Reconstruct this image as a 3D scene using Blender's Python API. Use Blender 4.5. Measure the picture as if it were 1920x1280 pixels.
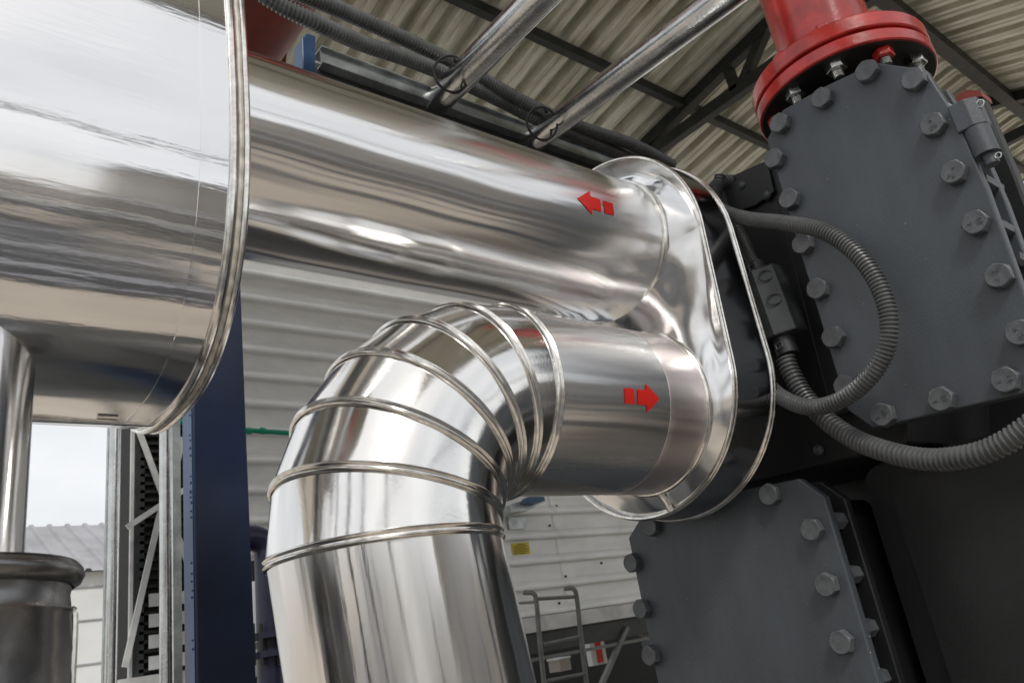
import bpy, bmesh, math, random
from mathutils import Vector, Matrix, noise
random.seed(7)
sc = bpy.context.scene
for o in list(bpy.data.objects): bpy.data.objects.remove(o)
COL = sc.collection
R = math.radians
# ------------------------------------------------------------------ camera
M = Matrix(((0.7682053, -0.1105843, -0.6305805), (-0.6212237, -0.3668178, -0.6924780), (-0.1547309, 0.9236968, -0.3504890)))
FPX = 1495.0
cam = bpy.data.objects.new('camera', bpy.data.cameras.new('camera')); COL.objects.link(cam)
cam.matrix_world = M.to_4x4(); cam.data.lens = FPX/1920*36; cam.data.sensor_width = 36
cam.data.clip_start = 0.02; cam.data.clip_end = 1000
cam.data.dof.use_dof = True; cam.data.dof.focus_distance = 1.75; cam.data.dof.aperture_fstop = 8
sc.camera = cam
# ------------------------------------------------------------------ sky, sun, exposure
SUN_EL, SUN_AZ = R(46), R(205)          # azimuth measured from +Y clockwise
w = bpy.data.worlds.new('World'); sc.world = w; w.use_nodes = True
nt = w.node_tree; nt.nodes.clear()
out = nt.nodes.new('ShaderNodeOutputWorld'); bg = nt.nodes.new('ShaderNodeBackground')
sky = nt.nodes.new('ShaderNodeTexSky'); sky.sky_type = 'NISHITA'; sky.sun_disc = False
sky.sun_elevation = SUN_EL; sky.sun_rotation = SUN_AZ; sky.air_density = 1.0; sky.dust_density = 3.0
tc = nt.nodes.new('ShaderNodeTexCoord'); mp = nt.nodes.new('ShaderNodeMapping'); mp.inputs['Scale'].default_value = (1, 1, 2.2)
nz = nt.nodes.new('ShaderNodeTexNoise'); nz.inputs['Scale'].default_value = 2.2; nz.inputs['Detail'].default_value = 6
cr = nt.nodes.new('ShaderNodeValToRGB')
cr.color_ramp.elements[0].position = .3; cr.color_ramp.elements[0].color = (7.6, 7.8, 8.1, 1)
cr.color_ramp.elements[1].position = .7; cr.color_ramp.elements[1].color = (12.0, 11.95, 11.8, 1)
mx = nt.nodes.new('ShaderNodeMixRGB'); mx.inputs[0].default_value = .86
L = nt.links.new
L(tc.outputs['Generated'], mp.inputs[0]); L(mp.outputs[0], nz.inputs['Vector']); L(nz.outputs[0], cr.inputs[0])
L(sky.outputs[0], mx.inputs[1]); L(cr.outputs[0], mx.inputs[2]); L(mx.outputs[0], bg.inputs[0])
bg.inputs[1].default_value = 0.1; L(bg.outputs[0], out.inputs[0])
sun = bpy.data.objects.new('sun', bpy.data.lights.new('sun', 'SUN')); COL.objects.link(sun)
sun.data.energy = 2.0; sun.data.angle = R(12); sun.data.color = (1, .96, .9)
sd = Vector((math.sin(SUN_AZ)*math.cos(SUN_EL), math.cos(SUN_AZ)*math.cos(SUN_EL), math.sin(SUN_EL)))
sun.rotation_euler = sd.to_track_quat('Z', 'Y').to_euler()
sc.view_settings.view_transform = 'Standard'; sc.view_settings.look = 'None'; sc.view_settings.exposure = 0.0; sc.view_settings.gamma = 1
sc.render.engine = 'CYCLES'
sc.cycles.max_bounces = 8; sc.cycles.glossy_bounces = 6
# ------------------------------------------------------------------ helpers
def ray(px, py): return M @ Vector((px-960, -(py-640), -FPX))
def at(px, py, x=None, y=None, z=None):
    r = ray(px, py)
    return r*(x/r.x) if x is not None else r*(y/r.y) if y is not None else r*(z/r.z)
class MB:
    def __init__(s): s.v = []; s.f = []
    def add(s, vs, fs):
        n = len(s.v); s.v += [Vector(v) for v in vs]; s.f += [tuple(i+n for i in f) for f in fs]; return s
    def box(s, a, b):
        x0, y0, z0 = [min(a[i], b[i]) for i in range(3)]; x1, y1, z1 = [max(a[i], b[i]) for i in range(3)]
        return s.add([(x0,y0,z0),(x1,y0,z0),(x1,y1,z0),(x0,y1,z0),(x0,y0,z1),(x1,y0,z1),(x1,y1,z1),(x0,y1,z1)],
                     [(0,3,2,1),(4,5,6,7),(0,1,5,4),(1,2,6,5),(2,3,7,6),(3,0,4,7)])
    def bar(s, a, b, w, h, up=(0,0,1)):          # rectangular bar from a to b
        a, b = Vector(a), Vector(b); d = (b-a).normalized(); up = Vector(up)
        if abs(d.dot(up)) > .98: up = Vector((1,0,0))
        u = d.cross(up).normalized(); v = u.cross(d)
        q = [(-w/2,-h/2),(w/2,-h/2),(w/2,h/2),(-w/2,h/2)]
        return s.loft([[p+u*i+v*j for i, j in q] for p in (a, b)], caps=True)
    def loft(s, rings, caps=False, closed=True, loop=False):
        n = len(s.v); m = len(rings[0]); k = len(rings)
        for r in rings: s.v += [Vector(p) for p in r]
        for i in range(k if loop else k-1):
            a, b = n+i*m, n+((i+1) % k)*m
            for j in range(m if closed else m-1):
                s.f.append((a+j, a+(j+1) % m, b+(j+1) % m, b+j))
        if caps: s.f.append(tuple(n+j for j in range(m))[::-1]); s.f.append(tuple(n+(k-1)*m+j for j in range(m)))
        return s
    def tube(s, pts, r, seg=24, caps=True, loop=False, rf=None):
        pts = [Vector(p) for p in pts]; n = len(pts); rings = []; u = None
        for i, p in enumerate(pts):
            if loop: d = (pts[(i+1) % n]-pts[i-1]).normalized()
            else: d = (pts[min(i+1, n-1)]-pts[max(i-1, 0)]).normalized()
            if u is None: u = d.orthogonal().normalized()
            u = (u-d*u.dot(d)).normalized(); v = d.cross(u)
            rr = rf(i) if rf else r
            rings.append([p+(u*math.cos(2*math.pi*j/seg)+v*math.sin(2*math.pi*j/seg))*rr for j in range(seg)])
        return s.loft(rings, caps=caps and not loop, loop=loop)
    def prism(s, poly, a, b, axis='x'):           # poly in the two other axes
        def P(q, t): return (t, q[0], q[1]) if axis == 'x' else (q[0], t, q[1]) if axis == 'y' else (q[0], q[1], t)
        return s.loft([[P(q, a) for q in poly], [P(q, b) for q in poly]], caps=True)
    def build(s, name, mat, parent=None, smooth=30, bevel=0, bseg=2):
        c = sum(s.v, Vector())/len(s.v)
        me = bpy.data.meshes.new(name); me.from_pydata([v-c for v in s.v], [], s.f); me.validate()
        bm = bmesh.new(); bm.from_mesh(me); bmesh.ops.recalc_face_normals(bm, faces=bm.faces); bm.to_mesh(me); bm.free()
        if smooth: me.shade_smooth(); me.set_sharp_from_angle(angle=R(smooth))
        me.materials.append(mat)
        o = bpy.data.objects.new(name, me); COL.objects.link(o); put(o, c, parent)
        if bevel:
            b = o.modifiers.new('bevel', 'BEVEL'); b.width = bevel; b.segments = bseg; b.limit_method = 'ANGLE'; b.angle_limit = R(35); b.harden_normals = False
        return o
WL = {}
def put(o, c, parent=None):
    c = Vector(c); WL[o.name] = c
    if parent is not None: o.parent = parent; o.location = c-WL[parent.name]
    else: o.location = c
    return o
def tag(o, label=None, cat=None, group=None, kind=None):
    if label: o['label'] = label
    if cat: o['category'] = cat
    if group: o['group'] = group
    if kind: o['kind'] = kind
    return o
def thing(name, label, cat, loc, group=None):
    o = bpy.data.objects.new(name, None); COL.objects.link(o); o.empty_display_size = .1; put(o, loc); return tag(o, label, cat, group)
def spline(pts, n=12, loop=False):               # Catmull-Rom
    P = [Vector(p) for p in pts]; N = len(P); res = []
    for i in range(N if loop else N-1):
        if loop: a, b, c, d = P[i-1], P[i], P[(i+1) % N], P[(i+2) % N]
        else: a, b, c, d = P[max(i-1, 0)], P[i], P[i+1], P[min(i+2, N-1)]
        for k in range(n):
            t = k/n; res.append(.5*((2*b)+(c-a)*t+(2*a-5*b+4*c-d)*t*t+(3*b-a-3*c+d)*t**3))
    if not loop: res.append(P[-1])
    return res
def resample(pts, step):
    res = [pts[0]]; acc = 0
    for a, b in zip(pts, pts[1:]):
        l = (b-a).length; t = step-acc
        while t <= l: res.append(a.lerp(b, t/l)); t += step
        acc = (l-(t-step))
    return res
# ------------------------------------------------------------------ materials
def mat(name, col, rough=.5, metal=0., noise_s=0, noise_amt=.15, bump=0, bump_s=200, rvar=0, rscale=8, stretch=(1,1,1), col2=None, spec=None, bump2=0, bump2_s=3, coat=0):
    m = bpy.data.materials.new(name); m.use_nodes = True; t = m.node_tree; b = t.nodes['Principled BSDF']
    b.inputs['Base Color'].default_value = (*col, 1); b.inputs['Roughness'].default_value = rough; b.inputs['Metallic'].default_value = metal
    if spec is not None: b.inputs['Specular IOR Level'].default_value = spec
    if coat: b.inputs['Coat Weight'].default_value = coat; b.inputs['Coat Roughness'].default_value = .15
    g = t.nodes.new('ShaderNodeNewGeometry'); mpn = t.nodes.new('ShaderNodeMapping'); mpn.inputs['Scale'].default_value = stretch
    t.links.new(g.outputs['Position'], mpn.inputs[0])
    def N(scale, detail=5, rgh=.6):
        n = t.nodes.new('ShaderNodeTexNoise'); n.inputs['Scale'].default_value = scale; n.inputs['Detail'].default_value = detail; n.inputs['Roughness'].default_value = rgh
        t.links.new(mpn.outputs[0], n.inputs['Vector']); return n
    if noise_s:
        n = N(noise_s); r = t.nodes.new('ShaderNodeValToRGB'); r.color_ramp.elements[0].position = .35; r.color_ramp.elements[1].position = .68
        c2 = col2 if col2 else tuple(c*(1-noise_amt*2) for c in col)
        r.color_ramp.elements[0].color = (*c2, 1); r.color_ramp.elements[1].color = (*[min(1, c*(1+noise_amt*.6)) for c in col], 1)
        t.links.new(n.outputs[0], r.inputs[0]); t.links.new(r.outputs[0], b.inputs['Base Color'])
    if rvar:
        n = N(rscale); mr = t.nodes.new('ShaderNodeMapRange'); mr.inputs[1].default_value = .3; mr.inputs[2].default_value = .7
        mr.inputs[3].default_value = max(.02, rough-rvar); mr.inputs[4].default_value = rough+rvar
        t.links.new(n.outputs[0], mr.inputs[0]); t.links.new(mr.outputs[0], b.inputs['Roughness'])
    last = None
    for st, scl, dist in ((bump, bump_s, .002), (bump2, bump2_s, .05)):
        if st:
            n = N(scl, 3 if scl > 20 else 1, .5); bp = t.nodes.new('ShaderNodeBump'); bp.inputs['Strength'].default_value = st; bp.inputs['Distance'].default_value = dist
            t.links.new(n.outputs[0], bp.inputs['Height'])
            if last: t.links.new(last.outputs[0], bp.inputs['Normal'])
            last = bp
    if last: t.links.new(last.outputs[0], b.inputs['Normal'])
    return m
def grain(m, axis, an):
    # directional rolling grain of the sheet: reflections smear along the sheet
    t = m.node_tree; b = t.nodes['Principled BSDF']; c = t.nodes.new('ShaderNodeCombineXYZ'); c.inputs[axis].default_value = 1.0
    t.links.new(c.outputs[0], b.inputs['Tangent']); b.inputs['Anisotropic'].default_value = an; return m
def brushed(name, axis, rough=.17, dent=.12, an=.85, col=(.84,.835,.83), streak=.10):
    st = [1, 1, 1]; st[axis] = .05
    return grain(mat(name, col, rough, 1., rvar=.07, rscale=14, stretch=tuple(st), bump=streak, bump_s=70, bump2=dent, bump2_s=5), axis, an)
M_alu_x = brushed('polished_aluminium_lengthwise', 0, .18, .08, an=.9)
M_alu_b = brushed('satin_aluminium_lengthwise', 0, .26, .08, an=.93)
M_alu_z = brushed('polished_aluminium_upright', 2, .17, .08, an=.9)
M_alu_elb = mat('polished_aluminium_elbow', (.86,.85,.83), .13, 1., rvar=.05, rscale=10, bump=.04, bump_s=160, bump2=.05, bump2_s=6)
M_tank = mat('tank_sheet', (.84,.84,.845), .12, 1., rvar=.035, rscale=9, stretch=(.12,1,1), bump=.08, bump_s=120, bump2=.14, bump2_s=4)
grain(M_tank, 0, .8)
M_face = mat('crumpled_jacket_sheet', (.84,.84,.84), .15, 1., rvar=.06, rscale=7, bump=.04, bump_s=60, bump2=.10, bump2_s=9)
M_bead = mat('rolled_metal_bead', (.84,.82,.78), .16, 1., noise_s=60, noise_amt=.12)
M_sealant = mat('silicone_sealant', (.55,.52,.46), .45, .0, noise_s=50)
M_dull = mat('dull_tin', (.26,.26,.265), .3, 1., rvar=.1, rscale=6, bump2=.35, bump2_s=7, noise_s=9, noise_amt=.2)
M_band = mat('darkened_polished_band', (.40,.40,.41), .14, 1., rvar=.05, rscale=8, bump2=.12, bump2_s=6)  # darkened copy of the sheet metal, stands in for reflecting the dark machine
M_paint = mat('grey_machine_paint', (.068,.078,.090), .42, 0, noise_s=7, noise_amt=.12, bump=.35, bump_s=420, rvar=.08, rscale=5, stretch=(1,1,.3))
def specks(m, scale=70, col=(.5,.5,.48)):
    t = m.node_tree; b = t.nodes['Principled BSDF']; lk = b.inputs['Base Color'].links[0]; src = lk.from_socket
    g = t.nodes.new('ShaderNodeNewGeometry'); v = t.nodes.new('ShaderNodeTexVoronoi'); v.inputs['Scale'].default_value = scale; t.links.new(g.outputs['Position'], v.inputs['Vector'])
    sp = t.nodes.new('ShaderNodeSeparateColor'); t.links.new(v.outputs['Color'], sp.inputs[0])
    th = t.nodes.new('ShaderNodeMath'); th.operation = 'MULTIPLY'; th.inputs[1].default_value = .11; t.links.new(sp.outputs[0], th.inputs[0])
    lt = t.nodes.new('ShaderNodeMath'); lt.operation = 'LESS_THAN'; t.links.new(v.outputs['Distance'], lt.inputs[0]); t.links.new(th.outputs[0], lt.inputs[1])
    gt = t.nodes.new('ShaderNodeMath'); gt.operation = 'GREATER_THAN'; gt.inputs[1].default_value = .90; t.links.new(sp.outputs[1], gt.inputs[0])
    mu = t.nodes.new('ShaderNodeMath'); mu.operation = 'MULTIPLY'; t.links.new(lt.outputs[0], mu.inputs[0]); t.links.new(gt.outputs[0], mu.inputs[1])
    mx_ = t.nodes.new('ShaderNodeMixRGB'); mx_.inputs[2].default_value = (*col, 1); t.links.new(mu.outputs[0], mx_.inputs[0]); t.links.new(src, mx_.inputs[1]); t.links.new(mx_.outputs[0], b.inputs['Base Color'])
specks(M_paint)
M_bolt = mat('grey_bolt_paint', (.105,.112,.12), .4, 0, noise_s=60, noise_amt=.15, bump=.3, bump_s=300)
M_dark = mat('dark_casing_paint', (.0135,.0145,.015), .45, 0, noise_s=5, noise_amt=.2, bump=.2, bump_s=300)
M_hose = mat('grey_conduit_plastic', (.105,.11,.11), .36, 0, noise_s=20, noise_amt=.15)
M_conn = mat('dark_connector_plastic', (.035,.038,.04), .42, 0, noise_s=20, noise_amt=.15, bump=.1, bump_s=300)
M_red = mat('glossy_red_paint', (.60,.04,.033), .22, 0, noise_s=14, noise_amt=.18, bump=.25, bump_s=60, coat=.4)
M_reddull = mat('oxide_red_paint', (.26,.04,.025), .5, 0, noise_s=6, noise_amt=.2)  # dull red-brown paint of the header pipe and upright top
M_arrow = mat('red_arrow_film', (.58,.022,.016), .22)
M_galv = mat('galvanised_tube', (.62,.63,.62), .24, 1., noise_s=14, noise_amt=.09, rvar=.06, rscale=20, bump=.25, bump_s=90)
M_galv_ch = mat('galvanised_channel', (.52,.56,.56), .42, .8, noise_s=14, noise_amt=.18, rvar=.08)
M_blue = mat('navy_steel_paint', (.009,.019,.055), .32, 0, noise_s=5, noise_amt=.15, bump=.25, bump_s=180)
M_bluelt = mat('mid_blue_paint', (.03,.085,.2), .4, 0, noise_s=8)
M_violet = mat('violet_blue_pipe_paint', (.022,.023,.058), .38, 0, noise_s=8)
M_white = mat('white_cladding_paint', (.86,.87,.87), .45, 0, noise_s=2.2, noise_amt=.06, stretch=(1,1,3))
M_trim = mat('white_steel_trim', (.6,.61,.61), .45, 0, noise_s=6, noise_amt=.12)
M_roofsheet = mat('galvanised_roof_sheet', (.84,.85,.76), .4, .1, noise_s=6, noise_amt=.14, stretch=(2.5,.3,.3), col2=(.50,.50,.40))
M_steel = mat('dark_structural_steel', (.028,.033,.032), .5, 0, noise_s=9, noise_amt=.2)
M_steelgrey = mat('grey_steel_paint', (.17,.18,.17), .5, 0, noise_s=12)
M_void = mat('unlit_black_wall', (.006,.006,.006), .8)  # near black stands in for the deep shade under the clad wall
M_mesh = mat('black_fill_pack', (.012,.012,.012), .75, 0, noise_s=30, noise_amt=.3)
M_green = mat('green_plastic_pipe', (.01,.30,.19), .35)
M_yellow = mat('yellow_label', (.62,.5,.02), .5)
M_black = mat('black_marking', (.01,.01,.01), .6)
M_ground = mat('concrete_yard', (.48,.42,.35), .75, 0, noise_s=.9, noise_amt=.12, bump=.3, bump_s=60)
M_beige = mat('beige_rendered_wall', (.36,.33,.29), .8, 0, noise_s=.8, noise_amt=.08)
M_greyroof = mat('weathered_roof', (.30,.30,.32), .6, 0, noise_s=1, noise_amt=.12)
M_pale = mat('pale_wall_panel', (.62,.64,.65), .6, 0, noise_s=1, noise_amt=.05)
M_asphalt = mat('asphalt', (.045,.045,.047), .8, 0, noise_s=2)
M_darkfloor = mat('dark_floor', (.07,.068,.064), .5, 0, noise_s=1.5, noise_amt=.25)  # dark tone chosen for what the tank and pipe undersides reflect
M_leaf = mat('foliage', (.05,.08,.03), .6, 0, noise_s=2, noise_amt=.3)
M_tape = mat('faded_red_paint_smear', (.86,.79,.775), .33, 1., noise_s=9, noise_amt=.1, rvar=.05, stretch=(.2,1,1), bump=.08, bump_s=70); grain(M_tape, 0, .9)
M_gasket = mat('black_gasket', (.012,.011,.01), .6)
TAU = 2*math.pi
# ------------------------------------------------------------------ setting
g = MB().box((-150,-150,-1.7), (150,150,-1.6)).build('ground', M_ground, smooth=0); tag(g, kind='structure')
# ---- roof, two slopes over the plant, ridge along X
RY, RZ = 1.96, 5.05
SA, SB = .177, .36
ROOFX0, ROOFX1 = .55, 12.5
def zA(y): return RZ-SA*(y-RY)
def zB(y): return RZ-SB*(RY-y)
PITCH = .26
prof = [(0,0),(.05,0),(.055,.010),(.07,.010),(.075,0),(.145,0),(.152,.09),(.185,.095),(.19,.075),(.21,.075),(.215,.095),(.248,.09),(.255,0)]
def roof_sheet(name, y0, y1, zf, parent):
    mb = MB(); line = []; x = ROOFX0
    while x < ROOFX1:
        line += [(x+a, b) for a, b in prof]; x += PITCH
    ny = 8; rings = []
    for i in range(ny+1):
        y = y0+(y1-y0)*i/ny; rings.append([(a, y, zf(y)+b) for a, b in line])
    mb.loft(rings, closed=False)
    o = mb.build(name, M_roofsheet, parent, smooth=0)
    s = o.modifiers.new('solid', 'SOLIDIFY'); s.thickness = .004
    return o
rf = thing('canopy_roof', 'ribbed metal canopy roof on dark steel trusses over the pipes', 'roof', (4, RY, RZ))
roof_sheet('roof_sheet', RY, 5.0, zA, rf); roof_sheet('roof_sheet', -1.6, RY, zB, rf)
MB().bar((ROOFX0,3.58,zA(3.58)-.06),(ROOFX1,3.58,zA(3.58)-.06),.07,.10).build('purlin', M_steel, rf, smooth=0)
MB().bar((ROOFX0,4.9,zA(4.9)-.06),(ROOFX1,4.9,zA(4.9)-.06),.07,.10).build('purlin', M_steel, rf, smooth=0)
MB().bar((ROOFX0,2.34,zA(2.34)-.07),(ROOFX1,2.34,zA(2.34)-.07),.06,.10).build('purlin', M_steel, rf, smooth=0)
MB().bar((ROOFX0,1.78,zB(1.78)-.09),(ROOFX1,1.78,zB(1.78)-.09),.12,.14).build('purlin', M_steel, rf, smooth=0)
MB().bar((ROOFX0,.65,zB(.65)-.06),(ROOFX1,.65,zB(.65)-.06),.07,.10).build('purlin', M_steel, rf, smooth=0)
MB().bar((ROOFX0,-1.55,zB(-1.55)-.06),(ROOFX1,-1.55,zB(-1.55)-.06),.07,.10).build('purlin', M_steel, rf, smooth=0)
# dark support strips under slope B, one per rib (stiffening battens)
for XT in (6.1, 9.9):
    MB().bar((XT,4.95,zA(4.95)-.07),(XT,RY,RZ-.07),.11,.12).build('truss_top_chord', M_steel, rf, smooth=0)
    MB().bar((XT,-1.6,zB(-1.6)-.07),(XT,RY,RZ-.07),.11,.12).build('truss_top_chord', M_steel, rf, smooth=0)
    zc = 4.47
    MB().bar((XT,4.35,zc),(XT,.45,zc),.09,.12).build('truss_bottom_chord', M_steel, rf, smooth=0)
    if XT < 7:
        for (a, b) in (((1185,195),(1212,282)),((1338,50),(1380,170)),((1448,30),(1388,168))):
            MB().bar(at(*a, x=XT), at(*b, x=XT), .08, .09, up=(1,0,0)).build('truss_web', M_steel, rf, smooth=0)
    else:
        for yy in (.9, 1.96, 3.0):
            MB().bar((XT,yy,zc),(XT,yy+.4,RZ-.25),.08,.08).build('truss_web', M_steel, rf, smooth=0)
for (x, y) in ((4.6,-1.5),(1.75,4.8),(9.9,-1.5),(9.9,4.8)):
    c = MB().box((x-.09,y-.09,-1.6),(x+.09,y+.09,(zA if y > 2 else zB)(y)-.12)).build('roof_column', M_blue, smooth=0, bevel=.01)
    tag(c, {(4.6,-1.5):'navy roof column standing beside the yard at the near eave', (1.75,4.8):'navy roof column behind the steel tank', (9.9,-1.5):'navy roof column at the far right corner of the canopy', (9.9,4.8):'navy roof column at the far left corner of the canopy'}[(x,y)], 'column', 'navy roof columns')
# ---- clad cooling plant behind (plane y = 6)
WY = 6.0
wallx0, wallx1 = 2.3, 9.5
zb = .10
wt = thing('clad_wall', 'white wall clad in horizontal ribbed sheets behind the elbow pipe', 'wall', (5, WY, zb))
P_ = .2365
def wall_sheet(x0, x1, y):
    pf = []; z = .2055
    while z < 5.2:
        pf += [(y, z), (y-.058, z+.004), (y-.066, z+.012), (y-.066, z+.03), (y-.058, z+.04), (y, z+.092)]; z += P_
    mb = MB(); mb.loft([[(x, a, b) for a, b in pf] for x in (x0, x1)], closed=False)
    return mb
seamx = at(1040,1000,y=WY).x
wall_sheet(wallx0, seamx+.02, WY).build('cladding_sheet', M_white, wt, smooth=0)
wall_sheet(seamx, wallx1, WY-.006).build('cladding_sheet', M_white, wt, smooth=0)
MB().box((wallx0,WY+.02,zb-.02),(wallx1,WY+.3,5.2)).build('backing_wall', M_trim, wt, smooth=0)
MB().box((wallx0,WY-.06,.07),(wallx1,WY-.007,.2045)).build('base_trim', M_trim, wt, smooth=0, bevel=.004)
for (px, py) in ((1043,948),(1030,985),(1060,1080),(1127,1055),(1048,1130)):
    p = at(px, py, y=WY-.01); MB().tube([p, p-Vector((0,.012,0))], .012, 8).build('screw', M_black, wt, smooth=0)
p0, p1 = Vector((at(959,1026,y=WY).x,0,.893)), Vector((at(995,1050,y=WY).x,0,.782))
lb = MB().box((p0.x,WY-.012,p1.z),(p1.x,WY-.005,p0.z)).build('warning_label', M_yellow, wt, smooth=0)
lm = MB()
for k in range(6):
    zz = p0.z-(k+.7)*(p0.z-p1.z)/6.6; lm.box((p0.x+.012+(.05 if k == 0 else 0), WY-.0145, zz), (p1.x-.012-(.05 if k == 0 else (k*7 % 3)*.02), WY-.0125, zz-.006))
lm.build('printed_line', M_black, lb, smooth=0)
p0, p1 = Vector((at(950,980,y=WY).x,0,1.135)), Vector((at(985,1000,y=WY).x,0,1.02))
MB().box((p0.x,WY-.03,p1.z),(p1.x,WY-.004,p0.z)).build('cover_plate', M_galv_ch, wt, smooth=0, bevel=.003)
# beams and dark understorey beneath the cladding
ub = thing('support_frame', 'dark steel frame with slanting braces carrying the white clad wall', 'frame', (5,WY,-1.6))
MB().bar((1.6,WY+.05,-.03),(wallx1,WY+.05,-.03),.14,.16).build('beam', M_steel, ub, smooth=0)
MB().bar((1.6,WY-.02,-.16),(wallx1,WY-.02,-.16),.03,.03).build('beam', M_steelgrey, ub, smooth=0)
MB().bar(at(1175,1175,y=WY-.03), at(1120,1300,y=WY-.03), .05, .04).build('brace', M_steelgrey, ub, smooth=0)
MB().bar(at(1185,1175,y=WY+.06), at(1260,1225,y=WY+.06), .05, .04).build('brace', M_steelgrey, ub, smooth=0)
for x in (2.35, 6.9, 9.3): MB().box((x-.06,WY,-1.6),(x+.06,WY+.12,-.1)).build('post', M_steel, ub, smooth=0)
dk = MB().box((2.75,9.4,-1.6),(14,9.6,1.2)).build('shade_backdrop', M_void, smooth=0); tag(dk, 'black backdrop standing in for the shade under the white clad wall', 'wall')  # black backdrop put in for the shade under the clad wall
MB()
fp = thing('panel_box', 'small white and red panel box hanging in the dark under the clad wall', 'box', at(1122,1215,y=7.0))
a, b = at(1103,1195,y=7.0), at(1140,1242,y=7.0)
MB().box((a.x,7.0,b.z),(b.x,7.08,a.z)).build('frame', M_pale, fp, smooth=0, bevel=.004)
MB().box((a.x+(b.x-a.x)*.34,6.99,b.z+.02),(a.x+(b.x-a.x)*.72,6.998,a.z-.02)).build('red_panel', M_arrow, fp, smooth=0)
a, b = at(1048,1236,y=7.6), at(1072,1254,y=7.6)
wn = thing('window', 'small pale crate standing deep under the clad wall behind the ladder', 'window', ((a.x+b.x)/2,7.6,b.z))  # plain pale block stands for a yellowish window
MB().box((a.x,7.6,b.z),(b.x,7.8,a.z)).build('window_block', M_beige, wn, smooth=0)
MB().box((a.x-.01,7.59,a.z),(b.x+.01,7.81,a.z+.02)).build('window_head', M_pale, wn, smooth=0)
# ladder
ld = thing('ladder', 'grey steel access ladder with curled rail tops beneath the yellow label', 'ladder', at(1040,1280,y=4.4))
ly = 4.4
for (q, zz) in (([(992,1108),(1000,1112),(1006,1130),(1012,1200),(1022,1300)],0),([(1070,1100),(1076,1104),(1082,1125),(1090,1200),(1102,1300)],0)):
    pts = [at(*c, y=ly) for c in q]; pts[0].y += .06
    MB().tube(spline(pts, 6), .017, 10).build('rail', M_steelgrey, ld)
for (a, b) in (((1008,1122),(1080,1118)),((1018,1208),(1090,1192)),((1026,1276),(1098,1262))):
    MB().tube([at(*a, y=ly), at(*b, y=ly)], .013, 8).build('rung', M_steelgrey, ld)
MB().tube([at(1008,1124,y=ly), at(1000,1128,y=ly+.5), at(975,1130,y=ly+1.2)], .012, 8).build('stay', M_steelgrey, ld)
# lamp bracket under pipe
lp = thing('bracket_light', 'grey bracket fitting with blue end on the clad wall under the pipe', 'bracket', at(975,945,y=5.7))
MB().prism([(at(a,b,y=5.7).x, at(a,b,y=5.7).z) for a, b in ((945,964),(945,950),(985,936),(1010,936),(1011,944),(975,962))], 5.6, 5.85, 'y').build('bracket_arm', M_galv_ch, lp, smooth=0, bevel=.003)
MB().prism([(at(a,b,y=5.58).x, at(a,b,y=5.58).z) for a, b in ((976,945),(982,934),(1010,934),(1012,942),(1000,946))], 5.5, 5.595, 'y').build('end_cap', M_bluelt, lp, smooth=0, bevel=.003)
# cooling tower end left of the blue column
ct = thing('cooling_tower', 'black slatted cooling tower side with white crossing braces between the steel posts', 'cooling tower', at(290,1270,y=WY))
def W(px, py, y=WY): return at(px, py, y=y)
xl, xr = W(243,1050).x, 2.34
MB().box((xl+.05,WY+.02,W(300,1265).z),(xr,WY+.5,4.2)).build('fill_wall', M_mesh, ct, smooth=0)
mb = MB(); z = W(300,1262).z+.02
while z < 2.3: mb.box((xl+.06,WY-.02,z),(xr,WY+.015,z+.022)); z += .06
mb.build('fill_slats', M_mesh, ct, smooth=0)
mb = MB(); z = W(300,1262).z+.03
while z < .75: mb.box((xl+.12,WY-.035,z),(xl+.40,WY-.022,z+.085)); z += .135
mb.build('louvre_blades', M_trim, ct, smooth=0)
MB().box((xl,WY-.01,-.1),(xl+.022,WY+.02,4.2)).build('corner_post', M_trim, ct, smooth=0)
MB().box((xl+.024,WY-.02,-.1),(xl+.09,WY+.0,4.2)).build('corner_post', M_steel, ct, smooth=0)
for (a, b) in (((258,800),(352,1055)),((238,988),(350,915)),((305,940),(234,1250)),((343,820),(325,900))):
    MB().bar(W(*a, WY-.1), W(*b, WY-.1), .038, .02, up=(0,1,0)).build('brace', M_trim, ct, smooth=0)
MB().box((xl-.1,WY-.2,W(300,1280).z-.3),(xr,WY+.2,W(300,1264).z)).build('basin_edge', M_trim, ct, smooth=0)
# distant building
fb = thing('far_building', 'distant pale building with grey ribbed roof seen under the tank', 'building', (2,20,-1.6))
e0, e1 = .147*20, .199*24
MB().box((-9,20,-1.6),(7,27,e0)).build('wall', M_pale, fb, smooth=0)
mb = MB(); 
for z in (1.0, 1.9, 2.6): mb.box((-9,19.97,z),(7,19.995,z+.03))
mb.build('wall_joints', M_greyroof, fb, smooth=0)
line = []; x = -9.3
while x < 7.2: line += [(x,0),(x+.22,0),(x+.26,.06),(x+.34,.06),(x+.38,0)]; x += .42
MB().loft([[(a, yy, zz+b) for a, b in line] for yy, zz in ((19.7,e0-.02),(24,e1),(28.5,e0))], closed=False).build('roof', M_greyroof, fb, smooth=0)
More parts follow.
